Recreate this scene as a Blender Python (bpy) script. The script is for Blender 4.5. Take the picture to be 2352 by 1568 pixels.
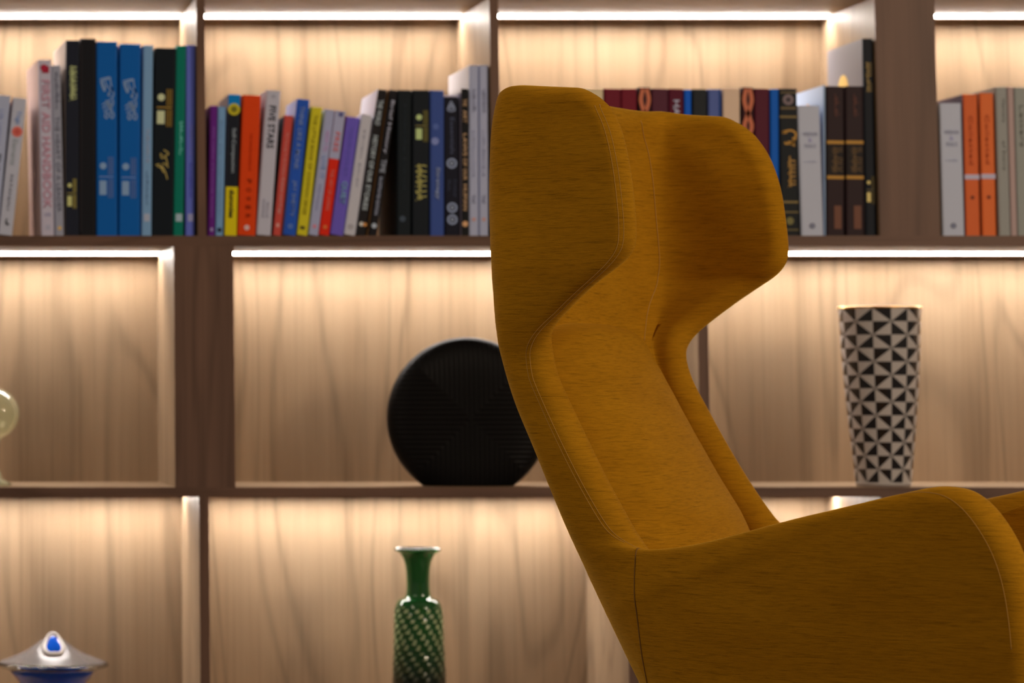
import bpy, bmesh, math, random
import numpy as np
from mathutils import Vector, Matrix

for o in list(bpy.data.objects):
    bpy.data.objects.remove(o)
S = bpy.context.scene
COL = S.collection

# ------------------------------------------------------------------ camera, world, light, exposure
F = 7400.0                       # focal length in pixels of the 2352 px frame
XV, YH, ZC = -300.0, 900.0, 0.75  # vanishing point of the shelf depth, camera height
PITCH = math.atan(F / 95000.0)
YP = YH - F * math.tan(PITCH)
CAM = np.array([0.0, 0.0, ZC])
FW = np.array([0.0, math.cos(PITCH), math.sin(PITCH)])
UP = np.array([0.0, -math.sin(PITCH), math.cos(PITCH)])
cd = bpy.data.cameras.new('camera')
cam = bpy.data.objects.new('camera', cd)
COL.objects.link(cam)
cam.location = (0, 0, ZC)
cam.rotation_euler = (math.pi / 2 + PITCH, 0, 0)
cd.sensor_width = 36
cd.lens = F / 2352 * 36
cd.shift_x = (1176 - XV) / 2352
cd.shift_y = (YP - 784) / 2352
cd.dof.use_dof = True
cd.dof.focus_distance = 3.72
cd.dof.aperture_fstop = 7.0
cd.clip_end = 60
S.camera = cam

W = bpy.data.worlds.new('world')
S.world = W
W.use_nodes = True
W.node_tree.nodes['Background'].inputs[0].default_value = (1.0, 0.80, 0.62, 1)
W.node_tree.nodes['Background'].inputs[1].default_value = 0.20

def area(name, loc, target, size, power, col):
    l = bpy.data.lights.new(name, 'AREA')
    l.shape = 'DISK'
    l.size = size
    l.energy = power
    l.color = col
    o = bpy.data.objects.new(name, l)
    COL.objects.link(o)
    o.location = loc
    o.rotation_euler = (Vector(target) - Vector(loc)).to_track_quat('-Z', 'Y').to_euler()
    return o
area('room_lamp', (3.15, 2.1, 1.9), (1.15, 3.9, 0.85), 0.5, 44, (1.0, 0.80, 0.60))
area('left_fill', (-1.0, 3.0, 2.1), (1.0, 4.2, 0.8), 0.7, 12, (1.0, 0.82, 0.64))  # unseen fill light, added on the left to brighten the near wing
LED = 117.0
S.view_settings.view_transform = 'Standard'
S.view_settings.look = 'None'
S.view_settings.exposure = 0.0
S.view_settings.gamma = 1.0
S.view_settings.use_curve_mapping = False
S.cycles.use_denoising = True
S.cycles.max_bounces = 10

# ------------------------------------------------------------------ helpers
def at(x, y, Y):
    """point of the plane at depth Y that the photograph shows at pixel x, y"""
    d = np.array([(x - XV) / F, 0, 0]) + FW + UP * (YP - y) / F
    return CAM + d * (Y / d[1])

def srgb(*c):
    return tuple(((v / 255) / 12.92 if v / 255 <= 0.04045 else ((v / 255 + 0.055) / 1.055) ** 2.4) for v in c) + (1,)

def tag(o, label=None, cat=None, group=None, kind=None):
    if label: o['label'] = label
    if cat: o['category'] = cat
    if group: o['group'] = group
    if kind: o['kind'] = kind
    return o

def empty(name, loc=(0, 0, 0), rot=(0, 0, 0)):
    o = bpy.data.objects.new(name, None)
    COL.objects.link(o)
    o.empty_display_size = 0.02
    o.location = loc
    o.rotation_euler = rot
    return o

def link(name, me, mat=None, parent=None, smooth=False, loc=None):
    o = bpy.data.objects.new(name, me)
    COL.objects.link(o)
    if mat is not None:
        for m in (mat if isinstance(mat, (list, tuple)) else [mat]):
            me.materials.append(m)
    if smooth:
        me.shade_smooth()
    if parent is not None:
        o.parent = parent
    if loc is not None:
        o.location = loc
    return o

def mesh(name, V, Fc, mat=None, parent=None, smooth=False, loc=None, idx=None):
    me = bpy.data.meshes.new(name)
    me.from_pydata([tuple(map(float, v)) for v in V], [], [tuple(map(int, f)) for f in Fc])
    if idx is not None:
        me.polygons.foreach_set('material_index', idx)
    me.update()
    return link(name, me, mat, parent, smooth, loc)

def bx(bm, x0, x1, y0, y1, z0, z1, bev=0.0):
    m = Matrix.Translation(((x0 + x1) / 2, (y0 + y1) / 2, (z0 + z1) / 2)) @ Matrix.Diagonal((abs(x1 - x0), abs(y1 - y0), abs(z1 - z0), 1))
    g = bmesh.ops.create_cube(bm, size=1, matrix=m)
    if bev > 0:
        es = list({e for v in g['verts'] for e in v.link_edges})
        bmesh.ops.bevel(bm, geom=es, offset=bev, segments=2, affect='EDGES', profile=0.6)

def obj(name, bm, mat, parent=None, smooth=False, loc=None):
    me = bpy.data.meshes.new(name)
    bm.to_mesh(me)
    bm.free()
    return link(name, me, mat, parent, smooth, loc)

def box(name, x0, x1, y0, y1, z0, z1, mat, parent=None, bev=0.0, loc=None):
    bm = bmesh.new()
    bx(bm, x0, x1, y0, y1, z0, z1, bev)
    return obj(name, bm, mat, parent, False, loc)

def lathe(name, prof, mat, parent=None, seg=72, closed=False, loc=None):
    """surface of revolution from (radius, z) pairs; closed joins last to first"""
    V, Fc = [], []
    n = len(prof)
    for r, z in prof:
        for k in range(seg):
            a = 2 * math.pi * k / seg
            V.append((r * math.cos(a), r * math.sin(a), z))
    for i in range(n if closed else n - 1):
        for k in range(seg):
            a, b = i * seg + k, i * seg + (k + 1) % seg
            c, d = ((i + 1) % n) * seg + (k + 1) % seg, ((i + 1) % n) * seg + k
            Fc.append((a, b, c, d))
    me = bpy.data.meshes.new(name)
    me.from_pydata(V, [], Fc)
    bm = bmesh.new()
    bm.from_mesh(me)
    bmesh.ops.remove_doubles(bm, verts=bm.verts, dist=1e-6)
    bmesh.ops.holes_fill(bm, edges=[e for e in bm.edges if e.is_boundary], sides=0)
    bmesh.ops.recalc_face_normals(bm, faces=bm.faces)
    bm.to_mesh(me)
    bm.free()
    return link(name, me, mat, parent, True, loc)

def spline(pts, n):
    """Catmull-Rom through pts, n samples"""
    P = np.array(pts, float)
    P = np.vstack([2 * P[0] - P[1], P, 2 * P[-1] - P[-2]])
    m = len(P) - 3
    out = []
    for t in np.linspace(0, m, n):
        i = min(int(t), m - 1)
        f = t - i
        a, b, c, d = P[i:i + 4]
        out.append(0.5 * ((2 * b) + (c - a) * f + (2 * a - 5 * b + 4 * c - d) * f ** 2 + (3 * b - a - 3 * c + d) * f ** 3))
    return np.array(out)

def tube(name, pts, r, mat, parent=None, seg=8):
    P = np.array(pts, float)
    T = np.gradient(P, axis=0)
    V, Fc = [], []
    up = np.array([0.3, 0.2, 0.93])
    for i, p in enumerate(P):
        t = T[i] / (np.linalg.norm(T[i]) + 1e-12)
        a = np.cross(t, up); a /= np.linalg.norm(a) + 1e-9
        b = np.cross(t, a)
        for k in range(seg):
            w = 2 * math.pi * k / seg
            V.append(p + r * (a * math.cos(w) + b * math.sin(w)))
    for i in range(len(P) - 1):
        for k in range(seg):
            Fc.append((i * seg + k, i * seg + (k + 1) % seg, (i + 1) * seg + (k + 1) % seg, (i + 1) * seg + k))
    Fc.append(tuple(range(seg))[::-1])
    Fc.append(tuple((len(P) - 1) * seg + k for k in range(seg)))
    return mesh(name, V, Fc, mat, parent, True)

# ------------------------------------------------------------------ materials
def mat(name, col=(0.5, 0.5, 0.5, 1), rough=0.5, **kw):
    m = bpy.data.materials.new(name)
    m.use_nodes = True
    b = m.node_tree.nodes['Principled BSDF']
    b.inputs['Base Color'].default_value = col
    b.inputs['Roughness'].default_value = rough
    for k, v in kw.items():
        b.inputs[k.replace('_', ' ')].default_value = v
    return m

def nd(m, t, **kw):
    n = m.node_tree.nodes.new(t)
    for k, v in kw.items():
        setattr(n, k, v)
    return n

def lk(m, a, b):
    m.node_tree.links.new(a, b)

def noise(m, src, scale, sc=(1, 1, 1), detail=3.0, dist=0.0, rough=0.5, off=(0, 0, 0)):
    mp = nd(m, 'ShaderNodeMapping')
    mp.inputs['Scale'].default_value = sc
    mp.inputs['Location'].default_value = off
    lk(m, src, mp.inputs['Vector'])
    n = nd(m, 'ShaderNodeTexNoise')
    n.inputs['Scale'].default_value = scale
    n.inputs['Detail'].default_value = detail
    n.inputs['Distortion'].default_value = dist
    n.inputs['Roughness'].default_value = rough
    lk(m, mp.outputs[0], n.inputs['Vector'])
    return n.outputs['Fac']

def ramp(m, src, stops):
    r = nd(m, 'ShaderNodeValToRGB')
    e = r.color_ramp.elements
    while len(e) < len(stops):
        e.new(0.5)
    for q, (p, c) in zip(e, stops):
        q.position = p
        q.color = c if len(c) == 4 else (*c, 1)
    lk(m, src, r.inputs[0])
    return r.outputs[0]

def mul(m, a, b, fac=1.0, mode='MULTIPLY'):
    x = nd(m, 'ShaderNodeMix', data_type='RGBA', blend_type=mode)
    x.inputs[0].default_value = fac
    lk(m, a, x.inputs[6])
    lk(m, b, x.inputs[7])
    return x.outputs[2]

def g(v):
    return (v, v, v, 1)

def wood(name, dark, light, axis='z', off=0.0, rough=0.42, spec=0.5):
    """oak / walnut veneer with cathedral figure along one axis"""
    m = mat(name, light, rough)
    m.node_tree.nodes['Principled BSDF'].inputs['Specular IOR Level'].default_value = spec
    tc = nd(m, 'ShaderNodeTexCoord').outputs['Object']
    lo, hi = 0.75, 4.6
    s1 = (hi, hi, lo) if axis == 'z' else (lo, hi, hi)
    f1 = noise(m, tc, 1.0, s1, 2.0, 0.7, 0.45, (off, off * 0.3, off * 0.7))
    w = nd(m, 'ShaderNodeMath', operation='MULTIPLY'); lk(m, f1, w.inputs[0]); w.inputs[1].default_value = 58.0
    sn = nd(m, 'ShaderNodeMath', operation='SINE'); lk(m, w.outputs[0], sn.inputs[0])
    mr = nd(m, 'ShaderNodeMapRange'); lk(m, sn.outputs[0], mr.inputs[0]); mr.inputs[1].default_value = -1
    fig = ramp(m, mr.outputs[0], [(0.0, g(0.72)), (0.16, g(0.88)), (0.5, g(1.0)), (1.0, g(0.97))])
    s2 = (170, 170, 3.0) if axis == 'z' else (3.0, 170, 170)
    fine = ramp(m, noise(m, tc, 1.0, s2, 4.0, 0.2), [(0.30, g(0.80)), (0.55, g(1.0)), (0.8, g(0.94))])
    s3 = (16, 16, 0.8) if axis == 'z' else (0.8, 16, 16)
    broad = ramp(m, noise(m, tc, 1.0, s3, 3.0, 0.4, 0.5, (3 + off, 0, 0)), [(0.25, dark), (0.75, light)])
    c = mul(m, mul(m, broad, fig, 0.75), fine, 0.8)
    lk(m, c, m.node_tree.nodes['Principled BSDF'].inputs['Base Color'])
    return m

OAK_D, OAK_L = (0.262, 0.176, 0.107, 1), (0.325, 0.228, 0.145, 1)
oak = wood('washed oak veneer', OAK_D, OAK_L, 'z', 0.0, 0.5, 0.12)
oak_h = wood('washed oak veneer, level', OAK_D, OAK_L, 'x', 2.0, 0.5, 0.12)
walnut = wood('dark walnut edge', (0.120, 0.069, 0.050, 1), (0.190, 0.109, 0.078, 1), 'z', 5.0, 0.5, 0.3)
walnut_h = wood('dark walnut edge, level', (0.115, 0.066, 0.047, 1), (0.18, 0.102, 0.073, 1), 'x', 7.0, 0.5, 0.3)
led_mat = mat('led diffuser', (1, 1, 1, 1), 0.4)
b = led_mat.node_tree.nodes['Principled BSDF']
b.inputs['Emission Color'].default_value = (1.0, 0.93, 0.87, 1)
b.inputs['Emission Strength'].default_value = LED
bronze = mat('led profile plate', (0.16, 0.10, 0.065, 1), 0.5)
wall_paint = mat('warm grey wall paint', (0.42, 0.36, 0.30, 1), 0.9)
floor_m = wood('dark oak floor', (0.10, 0.06, 0.04, 1), (0.18, 0.11, 0.07, 1), 'x', 9.0, 0.4)
ceil_m = mat('ceiling paint', (0.7, 0.66, 0.6, 1), 0.9)

# ------------------------------------------------------------------ the room
YF, YB = 5.10, 5.397                       # shelf front and shelf back panel
def zf(py):
    return float(at(1176, py, YF)[2])
def xf(px, py=800):
    return float(at(px, py, YF)[0])
XL, XR = -0.42, 2.62
tag(box('floor', -4, 6, -1.0, 6.0, -0.05, 0.0, floor_m), kind='structure')
tag(box('wall_back', -4, 6, YB + 0.035, YB + 0.15, 0.0, 2.9, wall_paint), kind='structure')
tag(box('ceiling', -4, 6, 1.0, YB + 0.15, 2.9, 2.95, ceil_m), kind='structure')

case = empty('bookcase', (0, YF, 0))
tag(case, 'built-in open wooden bookcase with lit compartments behind the mustard chair', 'bookcase')
OY = -YF
def cb(name, x0, x1, y0, y1, z0, z1, m, bev=0.0, parent=None):
    return box(name, x0, x1, y0 + OY, y1 + OY, z0, z1, m, parent or case, bev)
def wood_box(name, x0, x1, z0, z1, front, inner, y1=None):
    """board or upright: dark edge at the front, oak inside the bays"""
    y1 = y1 or YB
    V = [(x, y + OY, z) for y in (YF - 0.0, YF + 0.0025, y1) for x, z in ((x0, z0), (x1, z0), (x1, z1), (x0, z1))]
    Fc, ix = [(0, 1, 2, 3)], [0]
    for r in (0, 1):
        for k in range(4):
            Fc.append((r * 4 + k, (r + 1) * 4 + k, (r + 1) * 4 + (k + 1) % 4, r * 4 + (k + 1) % 4)); ix.append(r)
    Fc.append((11, 10, 9, 8)); ix.append(1)
    return mesh(name, V, Fc, [front, inner], case, idx=ix)

Z_TOP0, Z_TOP1 = zf(-5), zf(-29)
Z_MID0, Z_MID1 = zf(565), zf(541)
Z_LOW0, Z_LOW1 = zf(1141), zf(1119)
Z_BOT0, Z_BOT1 = 0.183, 0.20
for z0, z1 in ((Z_TOP0, Z_TOP1), (Z_MID0, Z_MID1), (Z_LOW0, Z_LOW1), (Z_BOT0, Z_BOT1)):
    wood_box('shelf_board', XL, XR, z0, z1, walnut_h, oak_h)
cb('plinth', XL, XR, YF + 0.04, YB, 0.0, Z_BOT0, walnut_h)
Z_UP1 = 2.05
wood_box('shelf_board', XL, XR, Z_UP1, Z_UP1 + 0.017, walnut_h, oak_h)

rows = [
    (Z_TOP1, Z_UP1, [(-560, -540), (452, 472), (1128, 1148), (2006, 2145), (2900, 2920)], -400),
    (Z_MID1, Z_TOP0, [(-560, -540), (453, 472), (1128, 1148), (2015, 2153), (2900, 2920)], 270),
    (Z_LOW1, Z_MID0, [(-560, -540), (401, 538), (1605, 1628), (2760, 2900)], 840),
    (Z_BOT1, Z_LOW0, [(-560, -540), (459, 481), (1442, 1465), (2030, 2052), (2900, 2920)], 1350),
]
for ri, (z0, z1, posts, py) in enumerate(rows):
    edges = []
    for a, c in posts:
        x0, x1 = xf(a, py), xf(c, py)
        wood_box('upright' if c - a < 60 else 'pillar', x0, x1, z0, z1, walnut, oak)
        edges.append((x0, x1))
    for x0, x1 in ((XL, XL + 0.014), (XR - 0.014, XR)):
        wood_box('upright', x0, x1, z0, z1, walnut, oak)
    spans = [(XL + 0.014, edges[0][0])] + [(edges[k][1], edges[k + 1][0]) for k in range(len(edges) - 1)] + [(edges[-1][1], XR - 0.014)]
    for x0, x1 in spans:
        if x1 - x0 < 0.05:
            continue
        cb('back_panel', x0, x1, YB, YB + 0.018, z0, z1, oak)
        if ri > 0:
            # opal diffuser let into the underside of the board, with a thin lip behind it
            y0 = YB - 0.062
            cb('light_profile', x0 + 0.001, x1 - 0.001, y0 + 0.0131, y0 + 0.0146, z1 - 0.0044, z1, bronze)
            V = [(x, y + OY, z) for x in (x0 + 0.0015, x1 - 0.0015) for y, z in
                 ((y0, z1), (y0, z1 - 0.0022), (y0 + 0.0012, z1 - 0.0030), (y0 + 0.0118, z1 - 0.0030), (y0 + 0.013, z1 - 0.0022), (y0 + 0.013, z1))]
            Fc = [(k, (k + 1) % 6, (k + 1) % 6 + 6, k + 6) for k in range(6)] + [(5, 4, 3, 2, 1, 0), (6, 7, 8, 9, 10, 11)]
            o = mesh('light_strip', V, Fc, led_mat, case)
            o['label'] = 'glowing warm white light strip'

# ------------------------------------------------------------------ the armchair
def fabric(name, scale=1.0):
    m = mat(name, (0.5, 0.25, 0.02, 1), 0.85)
    P = m.node_tree.nodes['Principled BSDF']
    P.inputs['Specular IOR Level'].default_value = 0.04
    P.inputs['Sheen Weight'].default_value = 0.45
    P.inputs['Sheen Roughness'].default_value = 0.45
    P.inputs['Sheen Tint'].default_value = (1.0, 0.60, 0.07, 1)
    tc = nd(m, 'ShaderNodeTexCoord').outputs['Object']
    a = ramp(m, noise(m, tc, 1.0, (26, 26, 520), 3.0, 0.25, 0.6), [(0.30, g(0.45)), (0.42, g(0.86)), (0.62, g(1.0)), (0.85, g(1.0))])
    a2 = ramp(m, noise(m, tc, 1.0, (60, 60, 900), 2.0, 0.1, 0.6, (4, 2, 1)), [(0.34, g(0.62)), (0.5, g(0.97)), (0.72, g(1.12))])
    pat = ramp(m, noise(m, tc, 1.0, (9, 9, 22), 3.0, 0.3), [(0.3, (0.40, 0.180, 0.006)), (0.7, (0.45, 0.210, 0.008))])
    weave = ramp(m, noise(m, tc, 1400.0, (1, 1, 1), 1.0), [(0.3, g(0.82)), (0.7, g(1.1))])
    c = mul(m, mul(m, mul(m, pat, a, 0.62), a2, 0.5), weave, 0.6)
    lk(m, c, P.inputs['Base Color'])
    bp = nd(m, 'ShaderNodeBump')
    bp.inputs['Strength'].default_value = 0.35
    bp.inputs['Distance'].default_value = 0.0012
    lk(m, mul(m, a2, weave, 1.0), bp.inputs['Height'])
    lk(m, bp.outputs[0], P.inputs['Normal'])
    return m
fab = fabric('mustard chenille')
thread = mat('mustard seam thread', (0.46, 0.24, 0.03, 1), 0.8, Sheen_Weight=0.3)
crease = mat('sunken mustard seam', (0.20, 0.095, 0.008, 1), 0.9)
steel = mat('dark base metal', (0.05, 0.045, 0.04, 1), 0.4, Metallic=0.8)

PHI = math.radians(36)
CO = (1.0176, 3.8901, 0.0)
chair = empty('armchair', CO, (0, 0, -PHI))
tag(chair, 'mustard yellow upholstered high-backed wing armchair in front of the bookcase', 'armchair')
# one row per height of the shell: front rim (u, z), spine (u, z), half width, thickness
ROWS = [(-0.0367, 1.0956, -0.1852, 1.1100, 0.2500, 0.0360), (-0.0264, 1.0738, -0.1955, 1.0872, 0.2500, 0.0360), (-0.0151, 1.0510, -0.2020, 1.0614, 0.2500, 0.0360), (-0.0064, 1.0103, -0.2061, 1.0199, 0.2500, 0.0360),
 (-0.0014, 0.9649, -0.2080, 0.9732, 0.2500, 0.0360), (-0.0000, 0.9297, -0.2079, 0.9368, 0.2500, 0.0360), (-0.0057, 0.9098, -0.2071, 0.9104, 0.2500, 0.0360), (-0.0273, 0.8877, -0.2048, 0.8840, 0.2500, 0.0360),
 (-0.0598, 0.8634, -0.2028, 0.8577, 0.2440, 0.0360), (-0.0873, 0.8412, -0.2010, 0.8372, 0.2380, 0.0370), (-0.1065, 0.8237, -0.1997, 0.8189, 0.2327, 0.0380), (-0.1165, 0.8086, -0.1995, 0.8034, 0.2273, 0.0390),
 (-0.1188, 0.7934, -0.1988, 0.7877, 0.2220, 0.0400), (-0.1102, 0.7678, -0.1920, 0.7618, 0.2255, 0.0433), (-0.0953, 0.7373, -0.1831, 0.7308, 0.2290, 0.0467), (-0.0736, 0.6944, -0.1642, 0.6904, 0.2325, 0.0500),
 (-0.0488, 0.6495, -0.1458, 0.6477, 0.2360, 0.0500), (-0.0242, 0.6101, -0.1298, 0.6104, 0.2393, 0.0500), (-0.0073, 0.5897, -0.1206, 0.5904, 0.2427, 0.0500), (0.0122, 0.5809, -0.1158, 0.5772, 0.2460, 0.0500),
 (0.0434, 0.5815, -0.1109, 0.5631, 0.2525, 0.0500), (0.0872, 0.5888, -0.1069, 0.5489, 0.2590, 0.0500), (0.1354, 0.6019, -0.1025, 0.5347, 0.2655, 0.0500), (0.1779, 0.6151, -0.0972, 0.5211, 0.2720, 0.0500),
 (0.2256, 0.6287, -0.0910, 0.5081, 0.2813, 0.0500), (0.2772, 0.6413, -0.0849, 0.4956, 0.2907, 0.0500), (0.3278, 0.6513, -0.0782, 0.4826, 0.3000, 0.0500), (0.3658, 0.6538, -0.0729, 0.4707, 0.3025, 0.0500),
 (0.3917, 0.6488, -0.0669, 0.4582, 0.3050, 0.0500), (0.4125, 0.6332, -0.0608, 0.4463, 0.3075, 0.0500), (0.4307, 0.6086, -0.0545, 0.4348, 0.3100, 0.0500), (0.4443, 0.5795, -0.0486, 0.4234, 0.3100, 0.0500),
 (0.4535, 0.5414, -0.0413, 0.4099, 0.3100, 0.0500), (0.4587, 0.4875, -0.0317, 0.3921, 0.3100, 0.0500), (0.4594, 0.4336, -0.0219, 0.3743, 0.3100, 0.0500), (0.4583, 0.3932, -0.0120, 0.3560, 0.3100, 0.0500)]
ROWS = np.array(ROWS)
ROWS[0, 1] += 0.006; ROWS[1, 1] += 0.003; ROWS[0, 3] += 0.003; ROWS[1, 3] += 0.001
FARW = np.interp(range(36), [0, 7, 9, 13, 16, 19, 24, 35], [1.04, 1.05, 1.01, 0.94, 0.97, 1.03, 1.0, 1.0])

FARU = np.interp(range(36), [0, 1, 2, 3, 5], [-0.012, -0.008, -0.002, 0.003, 0.005])

NEXP = np.interp(range(36), [0, 9, 14], [6.0, 5.5, 4.0])

def build_shell():
    a = np.linspace(0, math.pi, 401)
    raw = []
    for i, (ur, zr, us, zs, w, T) in enumerate(ROWS):
        n = NEXP[i]
        s = np.abs(np.sin(a)); c = np.cos(a)
        u = ur + (us - ur) * s ** (2 / n)
        wf = np.where(c < 0, FARW[i], 1.0)
        u = u + FARU[i] * np.where(c < 0, np.abs(c) ** 2, 0)
        v = -w * wf * np.sign(c) * np.abs(c) ** (2 / n)
        z = zr + (zs - zr) * s ** (2 / n) + (0.004 * s if i == 0 else 0)
        P = np.stack([u, v, z], 1)
        d = np.concatenate([[0], np.cumsum(np.linalg.norm(np.diff(P, axis=0), axis=1))])
        raw.append((P, d))
    # columns: arc length shares, close together at both rims
    e = np.array([0, .001, .003, .006, .010, .014, .018, .022, .026, .032, .040, .050])
    rowsP = []
    for i, (P, d) in enumerate(raw):
        L = d[-1]
        mid = np.linspace(0.062, L - 0.062, 70)
        q = np.concatenate([e, mid, (L - e)[::-1]])
        rowsP.append(np.stack([np.interp(q, d, P[:, k]) for k in range(3)], 1))
    G = np.array(rowsP)                                  # rows, cols, 3
    m = len(G)
    # resample rows
    t = np.concatenate([[0, .03, .07, .12, .18, .26, .36, .5, .7], np.arange(1, m - 2 + .01, 0.25), np.array([m - 1.8, m - 1.6, m - 1.45, m - 1.3, m - 1.2, m - 1.12, m - 1.06, m - 1.0])])
    Pd = np.concatenate([[2 * G[0] - G[1]], G, [2 * G[-1] - G[-2]]])
    Td = np.concatenate([[ROWS[0, 5]], ROWS[:, 5], [ROWS[-1, 5]]])
    out, TT = [], []
    for x in t:
        i = min(int(x), m - 2); f = x - i
        A, B, C_, D = Pd[i:i + 4]
        out.append(0.5 * ((2 * B) + (C_ - A) * f + (2 * A - 5 * B + 4 * C_ - D) * f ** 2 + (3 * B - A - 3 * C_ + D) * f ** 3))
        TT.append(Td[i + 1] * (1 - f) + Td[i + 2] * f)
    G = np.array(out); TT = np.array(TT)
    # smooth a little along the rows direction away from the ends
    for _ in range(2):
        G[1:-1] = 0.25 * G[:-2] + 0.5 * G[1:-1] + 0.25 * G[2:]
    du = np.gradient(G, axis=1); dt = np.gradient(G, axis=0)
    N = np.cross(du, dt)
    N /= np.linalg.norm(N, axis=2, keepdims=True) + 1e-12
    # the inward side: towards the middle of the seat
    mid = np.array([0.1, 0.0, 0.0])
    chk = (N * (np.array([0.2, 0.0, 0.7]) - G)).sum(2)
    if chk.mean() < 0:
        N = -N
    for _ in range(3):
        N[1:-1] = 0.25 * N[:-2] + 0.5 * N[1:-1] + 0.25 * N[2:]
        N[:, 1:-1] = 0.25 * N[:, :-2] + 0.5 * N[:, 1:-1] + 0.25 * N[:, 2:]
    N /= np.linalg.norm(N, axis=2, keepdims=True)
    ds = np.linalg.norm(np.diff(G, axis=1), axis=2)
    cum = np.concatenate([np.zeros((len(G), 1)), np.cumsum(ds, axis=1)], axis=1)
    dist_s = np.minimum(cum, cum[:, -1:] - cum)
    for j0, js in ((0, range(0, 40)), (G.shape[1] - 1, range(G.shape[1] - 40, G.shape[1]))):
        A_ = G[:-1, j0]; S_ = G[1:, j0] - A_
        for j in js:                                     # true distance to the rim line
            Q = G[:, j][:, None] - A_[None]
            q = np.clip((Q * S_).sum(2) / ((S_ * S_).sum(1) + 1e-15), 0, 1)
            dist_s[:, j] = np.linalg.norm(Q - q[..., None] * S_, axis=2).min(1)
    dr = np.linalg.norm(np.diff(G, axis=0), axis=2)
    cumt = np.concatenate([np.zeros((1, G.shape[1])), np.cumsum(dr, axis=0)], axis=0)
    dist_t = np.minimum(cumt, cumt[-1:] - cumt)
    R = (TT / 2)[:, None]
    RC = 0.034
    a_ = RC - dist_s; b_ = RC - dist_t
    hy = np.hypot(a_, b_)
    corner = (a_ > 0) & (b_ > 0)
    f_ = np.where(corner & (hy > RC), RC / np.maximum(hy, 1e-9), 1.0)
    us_ = du / (np.linalg.norm(du, axis=2, keepdims=True) + 1e-12)
    ut_ = dt / (np.linalg.norm(dt, axis=2, keepdims=True) + 1e-12)
    sgn_s = np.where(cum < cum[:, -1:] / 2, 1, -1)[..., None]
    sgn_t = np.where(cumt < cumt[-1:] / 2, 1, -1)[..., None]
    shift = (a_ * (1 - f_))[..., None] * us_ * sgn_s + (b_ * (1 - f_))[..., None] * ut_ * sgn_t
    G = np.where(corner[..., None], G + shift, G)
    dd = np.where(corner, RC - hy * f_, np.minimum(dist_s, dist_t))
    aa = np.clip(1 - np.clip(dd, 0, None) / R, 0, 1)
    delta = R * (1 - np.sqrt(1 - aa ** 2))
    outer = G + N * delta[..., None]
    inner = G + N * (2 * R - delta)[..., None]
    gone = corner & (hy > RC * 1.0001)
    return G, N, outer, inner, cum, t, TT, gone

SG, SN, SO, SI, SC, ST, STT, GONE = build_shell()
nr, nc = SO.shape[:2]

def shell_piece(name, sel_faces, label=None):
    V = np.concatenate([SO.reshape(-1, 3), SI.reshape(-1, 3)])
    Fc, k = [], nr * nc
    for i in range(nr - 1):
        for j in range(nc - 1):
            if sel_faces(i, j) and not GONE[i:i + 2, j:j + 2].all():
                q = (i * nc + j, i * nc + j + 1, (i + 1) * nc + j + 1, (i + 1) * nc + j)
                Fc.append(q)
                Fc.append(tuple(x + k for x in q[::-1]))
    used = sorted({x for f in Fc for x in f})
    rem = {x: n for n, x in enumerate(used)}
    me = bpy.data.meshes.new(name)
    me.from_pydata([tuple(V[x]) for x in used], [], [tuple(rem[x] for x in f) for f in Fc])
    bm = bmesh.new(); bm.from_mesh(me)
    bmesh.ops.remove_doubles(bm, verts=bm.verts, dist=8e-5)
    bmesh.ops.recalc_face_normals(bm, faces=bm.faces)
    bm.to_mesh(me); bm.free()
    o = link(name, me, fab, chair, True)
    if label: o['label'] = label
    return o

U_SEAM = 0.004
def is_arm(i, j):
    P = SG[i, j]
    return ST[i] > 18.6 and P[0] > U_SEAM and abs(P[1]) > 0.12 
near_arm = lambda i, j: is_arm(i, j) and SG[i, j][1] < 0
far_arm = lambda i, j: is_arm(i, j) and SG[i, j][1] > 0
shell_piece('backrest', lambda i, j: not is_arm(i, j))
shell_piece('armrest', near_arm)
shell_piece('armrest', far_arm)

# seams: lines of thread lying on the shell
def line_on(side, dist, t0, t1, n, off=0.0004, rim_end=0):
    """points on the outer / inner sheet at an arc distance from the near (0) or far (1) rim"""
    out = []
    S_ = SO if side == 'outer' else SI
    sg = -1 if side == 'outer' else 1
    for t in np.linspace(t0, t1, n):
        i = int(np.clip(np.searchsorted(ST, t) - 1, 0, nr - 2)); f = (t - ST[i]) / (ST[i + 1] - ST[i])
        def row(i):
            q = dist(t) if callable(dist) else dist
            if rim_end: q = SC[i, -1] - q
            return np.array([np.interp(q, SC[i], S_[i, :, k]) for k in range(3)]) + sg * off * np.array([np.interp(q, SC[i], SN[i, :, k]) for k in range(3)])
        out.append(row(i) * (1 - f) + row(i + 1) * f)
    return out

def seam(name, pts, r, m):
    tube(name, pts, r, m, chair, 6)
for e in (0, 1):
    seam('seam', line_on('outer', lambda t: 0.008 + 0.015 * np.clip((t - 9) / 4, 0, 1), 0.8, 33, 320, 0.0000, e), 0.0004, thread)
    seam('seam', line_on('outer', lambda t: 0.013 + 0.015 * np.clip((t - 9) / 4, 0, 1), 0.9, 19.0, 240, 0.0000, e), 0.0004, thread)
# inner corner seams of the two wings
for e in (0, 1):
    seam('seam', line_on('inner', lambda t: np.interp(t, [0, 1, 2, 3, 5, 6.5, 8, 9.5, 11], [0.212, 0.207, 0.201, 0.196, 0.190, 0.183, 0.160, 0.130, 0.110]), 0.3, 10.5, 120, 0.0001, e), 0.0006, thread)
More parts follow.
